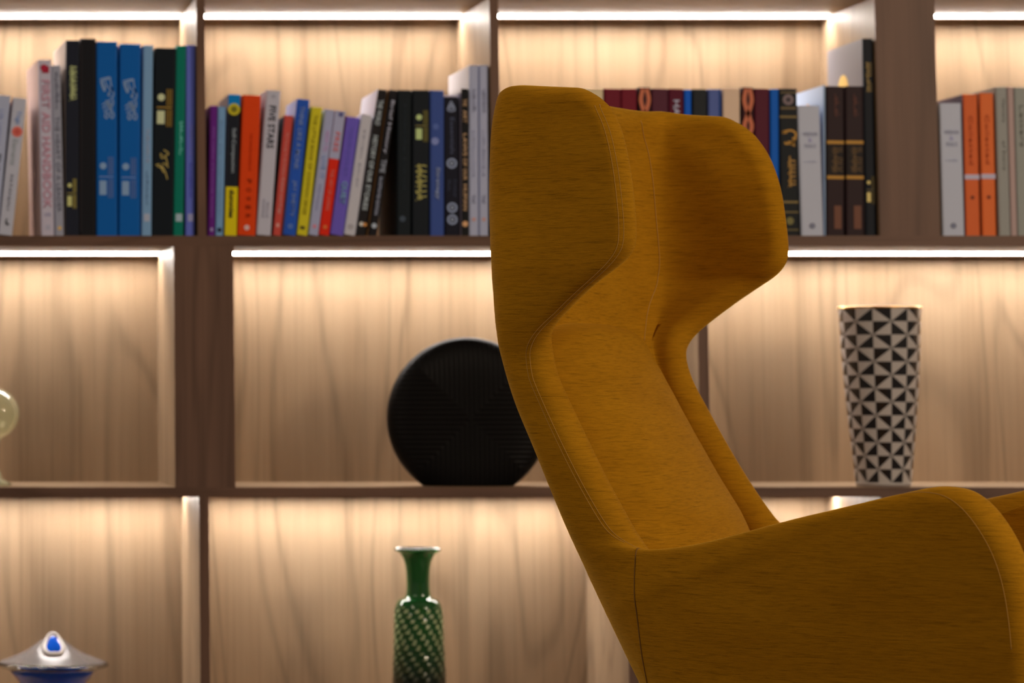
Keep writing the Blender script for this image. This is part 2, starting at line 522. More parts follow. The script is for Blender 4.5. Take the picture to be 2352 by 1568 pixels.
# upright seam where each arm joins the back
def seam_up(e):
    out = []
    for t in np.linspace(19.2, 34.8, 160):
        i = int(np.searchsorted(ST, t) - 1); f = (t - ST[i]) / (ST[i + 1] - ST[i])
        half = SO.shape[1] // 2
        sl = slice(0, half) if e == 0 else slice(half, None)
        def row(i):
            A = SO[i, sl]; Nn = SN[i, sl]
            o_ = np.argsort(A[:, 0])
            return np.array([np.interp(U_SEAM, A[o_, 0], A[o_, k]) for k in range(3)]) - 0.0001 * Nn[o_][np.searchsorted(A[o_, 0], U_SEAM) - 1]
        out.append(row(i) * (1 - f) + row(i + 1) * f)
    return out
for e in (0, 1):
    seam('seam', seam_up(e), 0.0009, crease)

# back cushion
def back_cushion():
    zt, zb = 0.835, 0.43
    o_ = np.argsort(ROWS[:, 3])
    zs, us, T_ = ROWS[o_, 3], ROWS[o_, 2], ROWS[o_, 5]
    up = ROWS[:20]
    oo = np.argsort(up[:, 1])
    na, nb = 41, 71
    A = np.sin(np.linspace(-math.pi / 2, math.pi / 2, na))
    B = (1 - np.cos(np.linspace(0, math.pi, nb))) / 2
    V, Fc = [], []
    for side in (1, 0):
        for b_ in B:
            z = zt + (zb - zt) * b_
            ub = np.interp(z, zs, us) + np.interp(z, zs, T_) - 0.006
            uf = np.interp(z, up[oo, 1], up[oo, 0]) if z > 0.5809 else 0.0122 + (0.5809 - z) * 0.60
            uf = min(uf, ub + 0.062)
            w = np.interp(z, [0.43, 0.58, 0.70, 0.79, 0.835], [0.213, 0.203, 0.184, 0.176, 0.163])
            prof_b = (1 - abs(2 * b_ - 1) ** 9) ** 0.5 if b_ > 0.5 else (1 - abs(2 * b_ - 1) ** 6) ** 0.5
            for a_ in A:
                # the top corners are rounded in outline
                cut = 1.0
                if z > zt - 0.07:
                    q = (z - (zt - 0.07)) / 0.07
                    cut = 1 - 0.30 * (1 - math.sqrt(max(0, 1 - q ** 2)))
                prof = (1 - abs(a_) ** 2.8) ** 0.6 * prof_b
                zz = z - 0.016 * (a_ ** 4) * (1 - b_) 
                u = ub + (uf + 0.016 - ub) * prof if side else ub
                V.append((u, a_ * w * cut, zz))
    k = na * nb
    for i in range(nb - 1):
        for j in range(na - 1):
            q = (i * na + j, i * na + j + 1, (i + 1) * na + j + 1, (i + 1) * na + j)
            Fc.append(q); Fc.append(tuple(x + k for x in q[::-1]))
    me = bpy.data.meshes.new('back_cushion')
    me.from_pydata(V, [], Fc)
    bm = bmesh.new(); bm.from_mesh(me)
    bmesh.ops.remove_doubles(bm, verts=bm.verts, dist=1e-5)
    bmesh.ops.holes_fill(bm, edges=[e for e in bm.edges if e.is_boundary], sides=0)
    bmesh.ops.recalc_face_normals(bm, faces=bm.faces)
    bm.to_mesh(me); bm.free()
    link('back_cushion', me, fab, chair, True)
back_cushion()
bm = bmesh.new(); bx(bm, 0.07, 0.45, -0.235, 0.235, 0.405, 0.50, 0.035)
obj('seat_cushion', bm, fab, chair, True)
bm = bmesh.new(); bx(bm, 0.045, 0.43, -0.245, 0.245, 0.35, 0.41, 0.02)
obj('seat_base', bm, fab, chair, True)
lathe('stem', [(0.0, 0.03), (0.055, 0.032), (0.05, 0.045), (0.028, 0.07), (0.026, 0.30), (0.09, 0.335), (0.09, 0.352), (0.0, 0.352)], steel, chair, 48, loc=(0.2, 0, 0))
for k in range(4):
    an = math.pi / 4 + k * math.pi / 2
    bm = bmesh.new()
    bx(bm, 0.03, 0.30, -0.022, 0.022, 0.006, 0.034, 0.008)
    bmesh.ops.rotate(bm, verts=bm.verts, cent=(0, 0, 0), matrix=Matrix.Rotation(an, 3, 'Z'))
    f = obj('foot', bm, steel, chair, False, (0.2, 0, 0))
    c, s = math.cos(an) * 0.28, math.sin(an) * 0.28
    lathe('glide', [(0, 0), (0.015, 0), (0.015, 0.008), (0, 0.008)], steel, f, 24, loc=(c, s, 0))

# ------------------------------------------------------------------ books
paper = mat('cream page edges', srgb(200, 184, 160), 0.9)
_cm = {}
def paint(c, rough=0.55, name='printed cover'):
    k = (tuple(c), rough)
    if k not in _cm:
        _cm[k] = mat('%s %d' % (name, len(_cm)), srgb(*c), rough)
        _cm[k].node_tree.nodes['Principled BSDF'].inputs['Specular IOR Level'].default_value = 0.15
    return _cm[k]

# brightness of cloth and card under the dim room light: colours below are read off the picture, so lift them
def lift(c, k=2.1):
    l = [(v / 255 / 12.92 if v / 255 <= 0.04045 else ((v / 255 + 0.055) / 1.055) ** 2.4) for v in c]
    w = (1.0, 1.28, 1.62)                        # undo the warm light
    l = [v * k * w[i] for i, v in enumerate(l)]
    f = min(1.0, 0.80 / max(l))
    l = [v * f for v in l]
    return tuple(255 * (12.92 * v if v <= 0.0031308 else 1.055 * v ** (1 / 2.4) - 0.055) for v in l)

class Book:
    """spine faces the room; local x across the spine, y into the shelf, z up"""
    def __init__(s, b0, b1, t0, yt, col, label, dep=0.165, rec=0.012, cover=None, group=None, name='book', yaw=0.0, yb=541, wide=None, side=None, side_k=0.85):
        Y = YF + rec
        A, B = at(b0, yb, Y), at(b1, yb, Y)
        T = at(t0, yt, Y)
        base = Z_MID1
        dx = T[0] - A[0]
        H0 = T[2] - base
        th = math.atan2(dx, H0)
        w = (B[0] - A[0]) * math.cos(th)
        if wide: w = wide
        if th >= 0:
            px, s.x0, s.x1 = B[0], -w, 0.0
        else:
            px, s.x0, s.x1 = A[0], 0.0, w
        s.H = H0 / math.cos(th) - (w * math.sin(th) if th > 0 else 0)
        s.w, s.dep = w, dep
        s.root = empty(name, (px, Y, base + 0.0002), (0, th, yaw))
        tag(s.root, label, 'book', group)
        s.col = col
        cm = paint(lift(col))
        x0, x1, H = s.x0, s.x1, s.H
        r = min(0.0028, w * 0.2); bt = min(0.0022, w * 0.16)
        out = [(x0, dep), (x0, r), (x0 + r * 0.3, r * 0.3), (x0 + r, 0), (x1 - r, 0), (x1 - r * 0.3, r * 0.3), (x1, r), (x1, dep)]
        inn = [(x1 - bt, dep), (x1 - bt, r + 0.001), (x0 + bt, r + 0.001), (x0 + bt, dep)]
        poly = out + inn
        n = len(poly)
        V = [(x, y, 0) for x, y in poly] + [(x, y, H) for x, y in poly]
        Fc = [(k, (k + 1) % n, (k + 1) % n + n, k + n) for k in range(n)]
        caps = [(0, 1, 10, 11), (1, 2, 3, 10), (3, 4, 9, 10), (4, 5, 6, 9), (6, 7, 8, 9)]
        Fc += [c[::-1] for c in caps] + [tuple(q + n for q in c) for c in caps]
        idx = [0] * len(Fc)
        mats = [cm]
        if side:
            mats.append(paint(lift(side, side_k)))
            idx[0] = 1
        mesh('cover', V, Fc, mats, s.root, idx=idx)
        box('page_block', x0 + bt, x1 - bt, r + 0.001, dep - 0.004, 0.003, H - 0.003, paper, s.root)

    # u across the spine 0..1, t down from the top 0..1
    def P(s, u, t):
        return s.x0 + s.w * u, s.H * (1 - t)

    def patch(s, name, u0, u1, t0, t1, col, depth=0.0007, label=None, raw=False):
        xa, za = s.P(u0, t0); xb, zb = s.P(u1, t1)
        o = box(name, min(xa, xb), max(xa, xb), -depth, 0.0006, min(za, zb), max(za, zb), paint(col if raw else lift(col)), s.root)
        if label: o['label'] = label
        return o

    def text(s, body, t0, t1, u0, u1, col, name='title', level=False, depth=0.0009, bold=0.0):
        """writing that reads down the spine (or level across it)"""
        cu = bpy.data.curves.new('txt', 'FONT')
        cu.body = body
        cu.resolution_u = 3
        cu.offset = bold
        ob = bpy.data.objects.new('txt', cu)
        COL.objects.link(ob)
        dg = bpy.context.evaluated_depsgraph_get()
        me = bpy.data.meshes.new_from_object(ob.evaluated_get(dg))
        bpy.data.objects.remove(ob)
        n = len(me.vertices)
        if n == 0:
            return None
        co = np.empty(n * 3); me.vertices.foreach_get('co', co); co = co.reshape(-1, 3)
        lo, hi = co.min(0), co.max(0)
        q = (co - lo) / np.maximum(hi - lo, 1e-6)
        if level:
            X = s.x0 + s.w * (u0 + (u1 - u0) * q[:, 0]); Z = s.H * (1 - t1 + (t1 - t0) * q[:, 1])
        else:
            X = s.x0 + s.w * (u0 + (u1 - u0) * q[:, 1]); Z = s.H * (1 - t0 - (t1 - t0) * q[:, 0])
        me.vertices.foreach_set('co', np.stack([X, np.full(n, -depth), Z], 1).ravel())
        me.materials.clear()
        me.update()
        o = link(name, me, paint(lift(col)), s.root)
        sol = o.modifiers.new('t', 'SOLIDIFY'); sol.thickness = 0.0004; sol.offset = 0
        return o

    def strokes(s, name, lines, t0, t1, u0, u1, col, wd=0.0011, label=None):
        """pen strokes: polylines in a unit box (x across, y down)"""
        V, Fc = [], []
        for L in lines:
            L = spline(L, max(6, 5 * len(L))) if len(L) > 2 else np.array(L, float)
            P = np.array([[s.x0 + s.w * (u0 + (u1 - u0) * a), s.H * (1 - t0 - (t1 - t0) * b)] for a, b in L])
            T = np.gradient(P, axis=0); T /= np.linalg.norm(T, axis=1, keepdims=True) + 1e-9
            Nn = np.stack([-T[:, 1], T[:, 0]], 1) * wd / 2
            k = len(V)
            for a, b in zip(P + Nn, P - Nn):
                V += [(a[0], -0.0008, a[1]), (b[0], -0.0008, b[1]), (a[0], 0.0006, a[1]), (b[0], 0.0006, b[1])]
            for i in range(len(P) - 1):
                q, w = k + 4 * i, k + 4 * i + 4
                Fc += [(q, q + 1, w + 1, w), (q + 2, w + 2, w + 3, q + 3), (q, w, w + 2, q + 2), (q + 1, q + 3, w + 3, w + 1)]
            Fc += [(k, k + 2, k + 3, k + 1), (len(V) - 4, len(V) - 3, len(V) - 1, len(V) - 2)]
        o = mesh(name, V, Fc, paint(lift(col)), s.root)
        if label: o['label'] = label
        return o

    def disc(s, name, u, t, r, col, depth=0.0008, inner=0.0, label=None):
        x, z = s.P(u, t)
        seg = 28
        V, Fc = [], []
        for rr in (r, max(inner, 0.0)):
            for y in (-depth, 0.0006):
                V += [(x + rr * math.cos(2 * math.pi * k / seg), y, z + rr * math.sin(2 * math.pi * k / seg)) for k in range(seg)]
        if inner > 0:
            for k in range(seg):
                j = (k + 1) % seg
                Fc += [(k, j, 2 * seg + j, 2 * seg + k), (k, seg + k, seg + j, j)]
        else:
            V = V[:2 * seg]
            Fc = [tuple(range(seg))] + [(k, seg + k, seg + (k + 1) % seg, (k + 1) % seg) for k in range(seg)]
        o = mesh(name, V, Fc, paint(lift(col)), s.root)
        if label: o['label'] = label
        return o

    def imprint(s, t0, t1, u0, u1, c1, c2):
        """ministry-like device: a round seal, a rule and a square seal with two blocks of small writing"""
        um = u0 + (u1 - u0) * 0.56
        h = t1 - t0
        s.disc('emblem', (u0 + um) / 2, t0 + h * 0.22, s.w * (um - u0) * 0.42, c1)
        s.patch('rule', u0, u1, t0 + h * 0.475, t0 + h * 0.50, c2)
        s.patch('emblem', u0 + 0.02, um - 0.03, t0 + h * 0.58, t0 + h * 0.93, c1)
        rnd = random.Random(int(t0 * 1000))
        for a, b in ((0.0, 0.44), (0.54, 1.0)):
            lines = []
            for col_ in (0.15, 0.5, 0.85):
                y = 0.0
                while y < 1:
                    lines.append([(col_ - 0.10, y), (col_ + 0.12, y + 0.03), (col_ - 0.04, y + 0.07)])
                    y += 0.085
                lines.append([(col_, 0.0), (col_, 1.0)])
            s.strokes('imprint', lines, t0 + h * a, t0 + h * b, um + 0.03, u1, c2, 0.0006)

def scrawl(seed, n=9, tall=0.5):
    """joined-up script running down the spine: body strokes, uprights and dots"""
    r = random.Random(seed)
    out = []
    y = 0.0
    st = 1.0 / n
    base = []
    for k in range(n):
        base += [(0.35 + r.uniform(-.08, .08), y), (0.2 + r.uniform(-.12, .1), y + st * 0.45), (0.4 + r.uniform(-.06, .1), y + st * 0.8)]
        if r.random() < tall:
            out.append([(0.35, y + st * 0.3), (0.72, y + st * (0.3 + r.uniform(-.2, .2))), (1.0, y + st * (0.25 + r.uniform(-.2, .3)))])
        if r.random() < 0.5:
            d = y + st * r.random(); out.append([(0.03, d), (0.09, d + 0.012)])
        if r.random() < 0.35:
            out.append([(0.5, y), (0.65, y + st * .3), (0.5, y + st * .6), (0.38, y + st * .3), (0.5, y)])
        y += st
    out.insert(0, base)
    return out

GOLD = (150, 120, 60); WHITE = (205, 205, 215)

# --- upper left compartment, left to right
b = Book(-37, -6, -6, 218, (172, 166, 178), 'pale lilac paperback leaning right, cut off by the left edge of the photo', 0.14, 0.006)
b.text('Life Lessons', 0.10, 0.36, 0.32, 0.62, (120, 120, 140)); b.text('Philosophy', 0.42, 0.80, 0.25, 0.72, (45, 45, 55))
b = Book(-4, 28, 30, 224, (158, 148, 150), 'leaning light grey paperback with a small red circle on its spine, second from the left', 0.14, 0.006, side=(120, 30, 30))
b.text('Yoga', 0.09, 0.19, 0.3, 0.75, (110, 130, 165)); b.disc('logo', 0.56, 0.245, 0.0085, (175, 85, 70)); b.disc('logo', 0.56, 0.245, 0.005, (150, 60, 50), 0.0012)
b.text('Elements', 0.30, 0.49, 0.32, 0.68, (120, 118, 112)); b.text('PATANJALI', 0.56, 0.82, 0.36, 0.6, (70, 66, 72))
b.strokes('logo', [[(0.5, 0), (0.3, 0.4), (0.6, 0.7), (0.4, 1)], [(0.2, 0.6), (0.9, 0.9)]], 0.88, 0.93, 0.3, 0.75, (30, 30, 30), 0.0018)
b = Book(95, 125, 88, 138, (178, 160, 164), 'tall pinkish white first aid handbook with red lettering down its spine', 0.17, 0.010, yaw=0.06, side=(205, 160, 140))
b.patch('logo', 0.28, 0.80, 0.035, 0.075, (118, 20, 34)); b.disc('logo', 0.42, 0.045, 0.0055, (130, 24, 40), 0.0012)
b.text('FIRST AID HANDBOOK', 0.115, 0.845, 0.2, 0.82, (150, 98, 106), bold=0.01); b.text('ACTIVE', 0.87, 0.89, 0.3, 0.75, (130, 120, 130), level=True); b.patch('logo', 0.35, 0.7, 0.94, 0.965, (130, 122, 128))
b = Book(127, 148, 118, 151, (116, 109, 113), 'thin grey hardcover between the first aid handbook and the black books', 0.16, 0.012, yaw=0.055)
b.strokes('title', scrawl(3, 16, 0.4), 0.04, 0.26, 0.3, 0.85, (80, 75, 82)); b.text('THE HEART OF A LEADER', 0.30, 0.86, 0.28, 0.72, (80, 75, 82))
b.disc('logo', 0.5, 0.955, 0.003, (170, 130, 70))
b = Book(150, 182, 151, 93, (19, 20, 27), 'tall black hardcover with pale gold script at its top and gold seal below', 0.185, 0.010, yaw=0.05, side=(195, 160, 135))
b.strokes('title', scrawl(11, 10, 0.9), 0.13, 0.31, 0.25, 0.8, (150, 146, 95), 0.0012); b.strokes('title', scrawl(12, 9, 0.9), 0.14, 0.30, 0.3, 0.75, (140, 138, 95), 0.0009)
b.imprint(0.71, 0.86, 0.12, 0.78, (150, 140, 85), (130, 112, 55))
b = Book(183, 220, 184, 89, (15, 14, 16), 'plain tall black hardcover standing against the first bright blue book', 0.185, 0.010)
b.patch('hinge', 0.03, 0.10, 0.02, 0.98, (34, 28, 28))
for (a0, a1, tt, yt, where) in ((222, 270, 222, 96, 'bright blue hardcover with white script, left one of the pair'), (273, 322, 275, 101, 'bright blue hardcover with white script, right one of the pair')):
    b = Book(a0, a1, tt, yt, (2, 62, 112), where, 0.18, 0.008, group='pair of bright blue hardcovers')
    bb = 0.005 if a0 < 250 else 0.0
    L = [[(0.05, .10), (0.75, .02)], [(0.04, .05), (.7, -.01)], [(.75, -.01), (.78, .10), (.85, .22), (.98, .34)], [(.10, .10), (.2, .22), (.33, .33)], [(.2, .10), (.32, .22), (.42, .33)],
         [(.4, .10), (.48, .18), (.45, .26)], [(.85, .22), (.98, .36), (.95, .46), (.8, .48)], [(.6, .40), (.68, .37), (.72, .42), (.64, .44), (.6, .40)],
         [(.2, .66), (.45, .60), (.8, .52)], [(.22, .74), (.5, .68), (.85, .60)], [(.3, .82), (.5, .78), (.9, .66)], [(.45, .55), (.7, .62), (.9, .80)], [(.5, .6), (.7, .72), (.8, .84)],
         [(.4, .88), (.55, .84), (.62, .92), (.5, .98), (.38, .94), (.4, .88)], [(.8, .84), (.95, .84), (1.0, .92), (.9, .98), (.78, .94), (.8, .84)], [(.9, .5), (.96, .6), (.9, .7)], [(.6, .2), (.75, .3), (.7, .4)]]
    b.strokes('title', L, 0.185, 0.40, 0.13, 0.82, (190, 208, 235), 0.0017)
    b.imprint(0.595, 0.805, 0.12, 0.80, (175, 200, 232), (125, 142, 185))
b = Book(325, 348, 329, 104, (92, 114, 134), 'slim grey blue volume with a pale square, beside the bright blue pair', 0.17, 0.010, group='slim volumes with pale squares')
b.strokes('title', scrawl(21, 14, 0.5), 0.44, 0.62, 0.35, 0.8, (150, 150, 160), 0.0008); b.strokes('title', scrawl(22, 14, 0.5), 0.66, 0.84, 0.4, 0.7, (70, 85, 105), 0.0006); b.patch('label', 0.22, 0.82, 0.885, 0.925, (180, 176, 186))
b = Book(349, 397, 357, 110, (9, 14, 18), 'thick black hardcover with a gold seal above gold script, beside the emerald one', 0.17, 0.010)
b.imprint(0.22, 0.42, 0.12, 0.85, (178, 172, 130), (140, 104, 40))
b.strokes('title', [[(.55, 0), (.8, .06), (.9, .14), (.7, .18)], [(.3, .12), (.42, .17), (.3, .22)], [(.35, .25), (.5, .28), (.6, .24)], [(.6, .18), (.75, .3), (.85, .5)], [(.5, .45), (.8, .52), (.9, .6)], [(0, .52), (.3, .50), (.55, .62), (.75, .82), (.85, 1.0)], [(.1, .56), (.35, .60), (.6, .78)], [(.3, .48), (.5, .66)]],
          0.545, 0.70, 0.12, 0.78, (142, 118, 62), 0.0016)
b = Book(398, 421, 405, 105, (0, 80, 62), 'slim emerald green volume with a small pale square near its foot', 0.17, 0.010, group='slim volumes with pale squares')
b.strokes('title', scrawl(31, 9, 0.8), 0.40, 0.58, 0.42, 0.85, (90, 150, 135), 0.0010); b.patch('label', 0.22, 0.85, 0.885, 0.925, (180, 190, 192))
b = Book(426, 447, 428, 104, (88, 92, 158), 'slim lavender blue volume with a small pale square, last before the upright', 0.17, 0.010, group='slim volumes with pale squares')
b.strokes('title', scrawl(41, 9, 0.8), 0.40, 0.58, 0.35, 0.85, (135, 130, 190), 0.0010); b.strokes('title', scrawl(42, 12, 0.5), 0.62, 0.80, 0.4, 0.7, (60, 60, 125), 0.0007); b.patch('label', 0.25, 0.85, 0.885, 0.925, (180, 168, 200))

# --- upper middle compartment
b = Book(476, 493, 483, 243, (74, 20, 84), 'slim dark purple paperback against the upright, first in its compartment', 0.13, 0.010)
b.text('Adult Children of Emotionally Immature', 0.16, 0.86, 0.3, 0.7, (120, 70, 130)); b.patch('logo', 0.4, 0.75, 0.94, 0.965, (190, 160, 200))
b = Book(495, 513, 501, 245, (118, 148, 176), 'slim pale blue paperback next to the dark purple one', 0.13, 0.010)
b.text('Calm the Inner Weather', 0.10, 0.85, 0.35, 0.66, (150, 175, 200)); b.disc('logo', 0.5, 0.955, 0.0035, (20, 22, 35))
b = Book(516, 543, 525, 217, (18, 19, 24), 'black beginner guide with a blue top and a yellow foot', 0.15, 0.008, side=(170, 150, 150))
b.patch('band', 0.0, 1.0, 0.0, 0.09, (0, 98, 150)); b.disc('logo', 0.5, 0.105, 0.0095, (150, 130, 25), 0.0013); b.disc('logo', 0.5, 0.105, 0.005, (90, 80, 20), 0.0017)
b.patch('band', 0.0, 1.0, 0.655, 1.0, (192, 162, 12)); b.text('Self-Compassion', 0.24, 0.555, 0.33, 0.72, (190, 190, 190)); b.text('dummies', 0.675, 0.875, 0.3, 0.72, (30, 28, 20), depth=0.0014, bold=0.03)
b = Book(545, 587, 558, 218, (172, 46, 6), 'thick bright orange paperback with a small white mark at its foot', 0.13, 0.006)
for k, ch in enumerate('POWER'):
    b.text(ch, 0.60 + k * 0.062, 0.628 + k * 0.062, 0.4, 0.66, (110, 25, 4), bold=0.01)
b.text('THE CONCISE MASTERS OF', 0.27, 0.54, 0.48, 0.6, (140, 35, 4)); b.disc('logo', 0.5, 0.945, 0.0042, (205, 160, 150))
b = Book(589, 622, 612, 207, (150, 138, 140), 'light grey paperback with black capitals on its upper half, right of the thick orange one', 0.14, 0.004)
b.text('FIVE STARS', 0.105, 0.40, 0.28, 0.76, (36, 34, 40), bold=0.015); b.patch('logo', 0.4, 0.65, 0.03, 0.05, (120, 112, 116)); b.text('CARMINE', 0.75, 0.88, 0.3, 0.42, (110, 100, 105)); b.text('GALLO', 0.77, 0.88, 0.58, 0.70, (110, 100, 105))
b = Book(626, 647, 654, 265, (150, 52, 42), 'short brick red paperback leaning right behind the light grey one', 0.12, 0.012, side=(20, 10, 12))
b.text('The Courage To Be Disliked', 0.14, 0.50, 0.3, 0.62, (195, 130, 115)); b.text('Kishimi and Koga', 0.52, 0.82, 0.3, 0.66, (205, 150, 135)); b.patch('logo', 0.3, 0.6, 0.90, 0.93, (190, 130, 115))
b = Book(650, 679, 683, 227, (26, 58, 122), 'royal blue paperback with white capitals, leaning right', 0.135, 0.006, side=(180, 165, 175))
b.text('THINK LIKE A MONK', 0.05, 0.52, 0.28, 0.66, (148, 160, 196), bold=0.01); b.text('JAY SHETTY', 0.60, 0.865, 0.28, 0.68, (140, 152, 186), bold=0.01); b.disc('logo', 0.5, 0.935, 0.0035, (110, 130, 175), inner=0.0018)
b = Book(681, 706, 716, 245, (158, 138, 22), 'olive yellow paperback leaning right beside the royal blue one', 0.13, 0.008)
b.text('THE LITTLE BOOK OF COMMON SENSE', 0.06, 0.84, 0.34, 0.64, (105, 88, 14)); b.patch('logo', 0.25, 0.68, 0.93, 0.955, (60, 50, 18))
b = Book(708, 731, 747, 251, (172, 164, 184), 'pale lilac paperback with faint red and blue letters, beside the olive yellow one', 0.13, 0.008)
b.text('HOW TO', 0.17, 0.33, 0.35, 0.75, (160, 110, 135)); b.text('LIVE IT', 0.37, 0.55, 0.35, 0.75, (125, 145, 180)); b.text('With Purpose', 0.59, 0.80, 0.35, 0.62, (110, 105, 120)); b.disc('logo', 0.5, 0.93, 0.003, (160, 90, 100))
b = Book(732, 756, 770, 254, (186, 30, 12), 'bright red paperback with a pale lilac top third', 0.13, 0.008)
b.patch('band', 0.0, 1.0, 0.0, 0.385, (170, 160, 178)); b.text('FREE', 0.17, 0.33, 0.3, 0.75, (190, 80, 72), depth=0.0014); b.text('THE ART OF LIVING', 0.47, 0.80, 0.35, 0.66, (215, 120, 100)); b.disc('logo', 0.5, 0.935, 0.003, (230, 120, 60)); b.disc('logo', 0.6, 0.025, 0.004, (70, 65, 95), 0.0014)
b = Book(757, 788, 796, 267, (80, 62, 128), 'violet paperback with large pale blue letters, leaning right', 0.13, 0.010)
b.text('QUIET', 0.545, 0.74, 0.3, 0.80, (175, 205, 245), bold=0.05); b.text('THE POWER OF INTROVERTS', 0.08, 0.50, 0.4, 0.62, (110, 92, 160))
b = Book(789, 816, 830, 262, (152, 140, 138), 'plain beige grey paperback leaning right beside the violet one', 0.13, 0.010)
b.disc('logo', 0.5, 0.93, 0.004, (125, 112, 110), inner=0.002); b.text('SEVEN BRIEF', 0.12, 0.6, 0.42, 0.58, (140, 128, 126))
b = Book(818, 838, 869, 205, (22, 18, 18), 'leaning black spine with bold white capitals, left of its leaning black neighbour', 0.17, 0.008, side=(200, 180, 175), group='leaning black hardcovers')
for tx, a, c in (('THE', .07, .13), ('WORLD', .14, .245), ('HISTORY', .315, .48), ('OF', .49, .545), ('OUR', .555, .64), ('STORIES', .655, .83)):
    b.text(tx, a, c, 0.22, 0.78, (186, 184, 180), bold=0.03)
b.disc('logo', 0.4, 0.925, 0.0035, (180, 165, 150)); b.disc('logo', 0.8, 0.925, 0.003, (190, 120, 60))
b = Book(841, 845, 890, 206, (112, 78, 48), 'thin leather brown spine squeezed between the two leaning black hardcovers', 0.16, 0.014)
b = Book(847, 865, 896, 206, (18, 15, 17), 'leaning black spine with narrow white writing, its brown cover showing on the right', 0.17, 0.008, group='leaning black hardcovers')
b.text('Brief History', 0.07, 0.44, 0.25, 0.8, (150, 142, 148), bold=0.02); b.text('TIME', 0.48, 0.57, 0.2, 0.85, (165, 160, 165)); b.text('ILLUSTRATED EDITION', 0.60, 0.86, 0.3, 0.7, (160, 155, 165), bold=0.02); b.disc('logo', 0.5, 0.935, 0.004, (150, 148, 150))
b = Book(912, 943, 914, 207, (14, 18, 20), 'upright black hardcover with faint grey lettering, right of the leaning black ones', 0.18, 0.008)
b.text('Leadership Journal', 0.10, 0.68, 0.35, 0.62, (30, 34, 38)); b.disc('logo', 0.4, 0.885, 0.0048, (48, 52, 58))
b = Book(947, 985, 948, 207, (14, 17, 20), 'upright black hardcover with a gold seal above gold script, left of the navy one', 0.18, 0.008)
b.imprint(0.14, 0.355, 0.18, 0.92, (160, 166, 105), (112, 98, 48)); b.strokes('title', scrawl(61, 7, 1.0), 0.51, 0.76, 0.18, 0.85, (138, 124, 66), 0.0018)
b = Book(988, 1020, 988, 208, (42, 54, 96), 'navy blue hardcover with soft grey writing, left of the icon spine', 0.18, 0.008)
b.text('Strategy', 0.53, 0.755, 0.35, 0.72, (100, 102, 122), bold=0.04); b.disc('logo', 0.35, 0.35, 0.006, (96, 98, 130)); b.disc('logo', 0.4, 0.25, 0.005, (62, 72, 112))
b = Book(1022, 1055, 1019, 219, (15, 14, 22), 'black hardcover with four round white icons down its spine', 0.17, 0.010, side=(60, 55, 60))
b.patch('band', 0.0, 1.0, 0.0, 0.012, (150, 135, 145))
b.strokes('icon', [[(.5, 0), (.1, 1), (.95, 1), (.5, 0)], [(.5, .35), (.3, .8), (.7, .8), (.5, .35)]], 0.04, 0.105, 0.22, 0.8, (105, 105, 118), 0.002)
for tt in (0.485, 0.80, 0.885):
    b.disc('icon', 0.52, tt, 0.0082, (105, 106, 120), inner=0.0048); b.disc('icon', 0.52, tt, 0.0025, (120, 120, 130))
b.text('Essentials', 0.16, 0.42, 0.42, 0.72, (62, 62, 76)); b.text('Critical', 0.60, 0.72, 0.62, 0.85, (50, 50, 62)); b.text('Works', 0.60, 0.68, 0.2, 0.45, (50, 50, 62))
b = Book(1057, 1061, 1056, 214, (78, 68, 76), 'thin dusky grey cover left of the slim bronze lettered spine', 0.15, 0.012)
b = Book(1061, 1076, 1060, 204, (16, 15, 15), 'slim black spine with stacked bronze capitals beside the grey pair', 0.15, 0.008, side=(205, 180, 165))
for tx, a, c in (('THE', .07, .12), ('ART', .145, .235), ('LAWS', .305, .46), ('OF', .475, .53), ('OUR', .545, .625), ('HUMAN', .65, .83)):
    b.text(tx, a, c, 0.18, 0.82, (142, 108, 78), bold=0.03)
b.disc('logo', 0.5, 0.92, 0.0045, (165, 118, 80))
for (a0, a1, tt, where) in ((1078, 1099, 1078, 'tall pale grey volume, left one of the grey pair'), (1101, 1122, 1101, 'tall pale grey volume against the upright, right one of the grey pair')):
    b = Book(a0, a1, tt, 150, (134, 128, 138), where, 0.185, 0.006, group='tall pale grey pair', side=(205, 180, 165) if a0 < 1100 else None)
    b.strokes('title', scrawl(a0, 16, 0.5), 0.14, 0.28, 0.3, 0.8, (108, 102, 112), 0.0008); b.strokes('title', scrawl(a0 + 1, 12, 0.4), 0.38, 0.66, 0.3, 0.7, (118, 112, 122), 0.0006)
    b.text('Vol', 0.76, 0.81, 0.3, 0.7, (82, 76, 88)); b.disc('logo', 0.5, 0.905, 0.003, (150, 105, 95))

# --- upper right compartment, behind the wings of the chair
def mid(a0, a1, yt, col, label, **k):
    return Book(a0, a1, a0 - 1, yt, col, label, k.pop('dep', 0.16), k.pop('rec', 0.010), **k)
mid(1345, 1387, 205, (176, 148, 112), 'tan hardcover just showing above the near wing of the chair')
mid(1389, 1427, 204, (80, 14, 24), 'crimson hardcover, left one of the crimson pair above the chair', group='crimson pair')
mid(1428, 1464, 204, (84, 14, 24), 'crimson hardcover, right one of the crimson pair above the chair', group='crimson pair')
def knot(a0, a1, label):
    b = mid(a0, a1, 201, (44, 20, 22), label)
    b.strokes('ornament', [[(.3, 0), (.1, .2), (.6, .45), (.9, .62), (.5, .82), (.2, 1)], [(.7, 0), (.9, .2), (.4, .45), (.1, .62), (.5, .82), (.8, 1)]], 0.01, 0.42, 0.1, 0.9, (150, 78, 52), 0.0062)
knot(1468, 1496, 'dark brown spine with a copper twist, between crimson and maroon books')
mid(1498, 1536, 204, (62, 24, 32), 'dark maroon hardcover right of the first copper twist spine')
b = mid(1537, 1571, 204, (64, 10, 24), 'dark red hardcover with white lettering reading down its spine')
b.text('HAYAT', 0.075, 0.33, 0.3, 0.72, (185, 170, 180), bold=0.03)
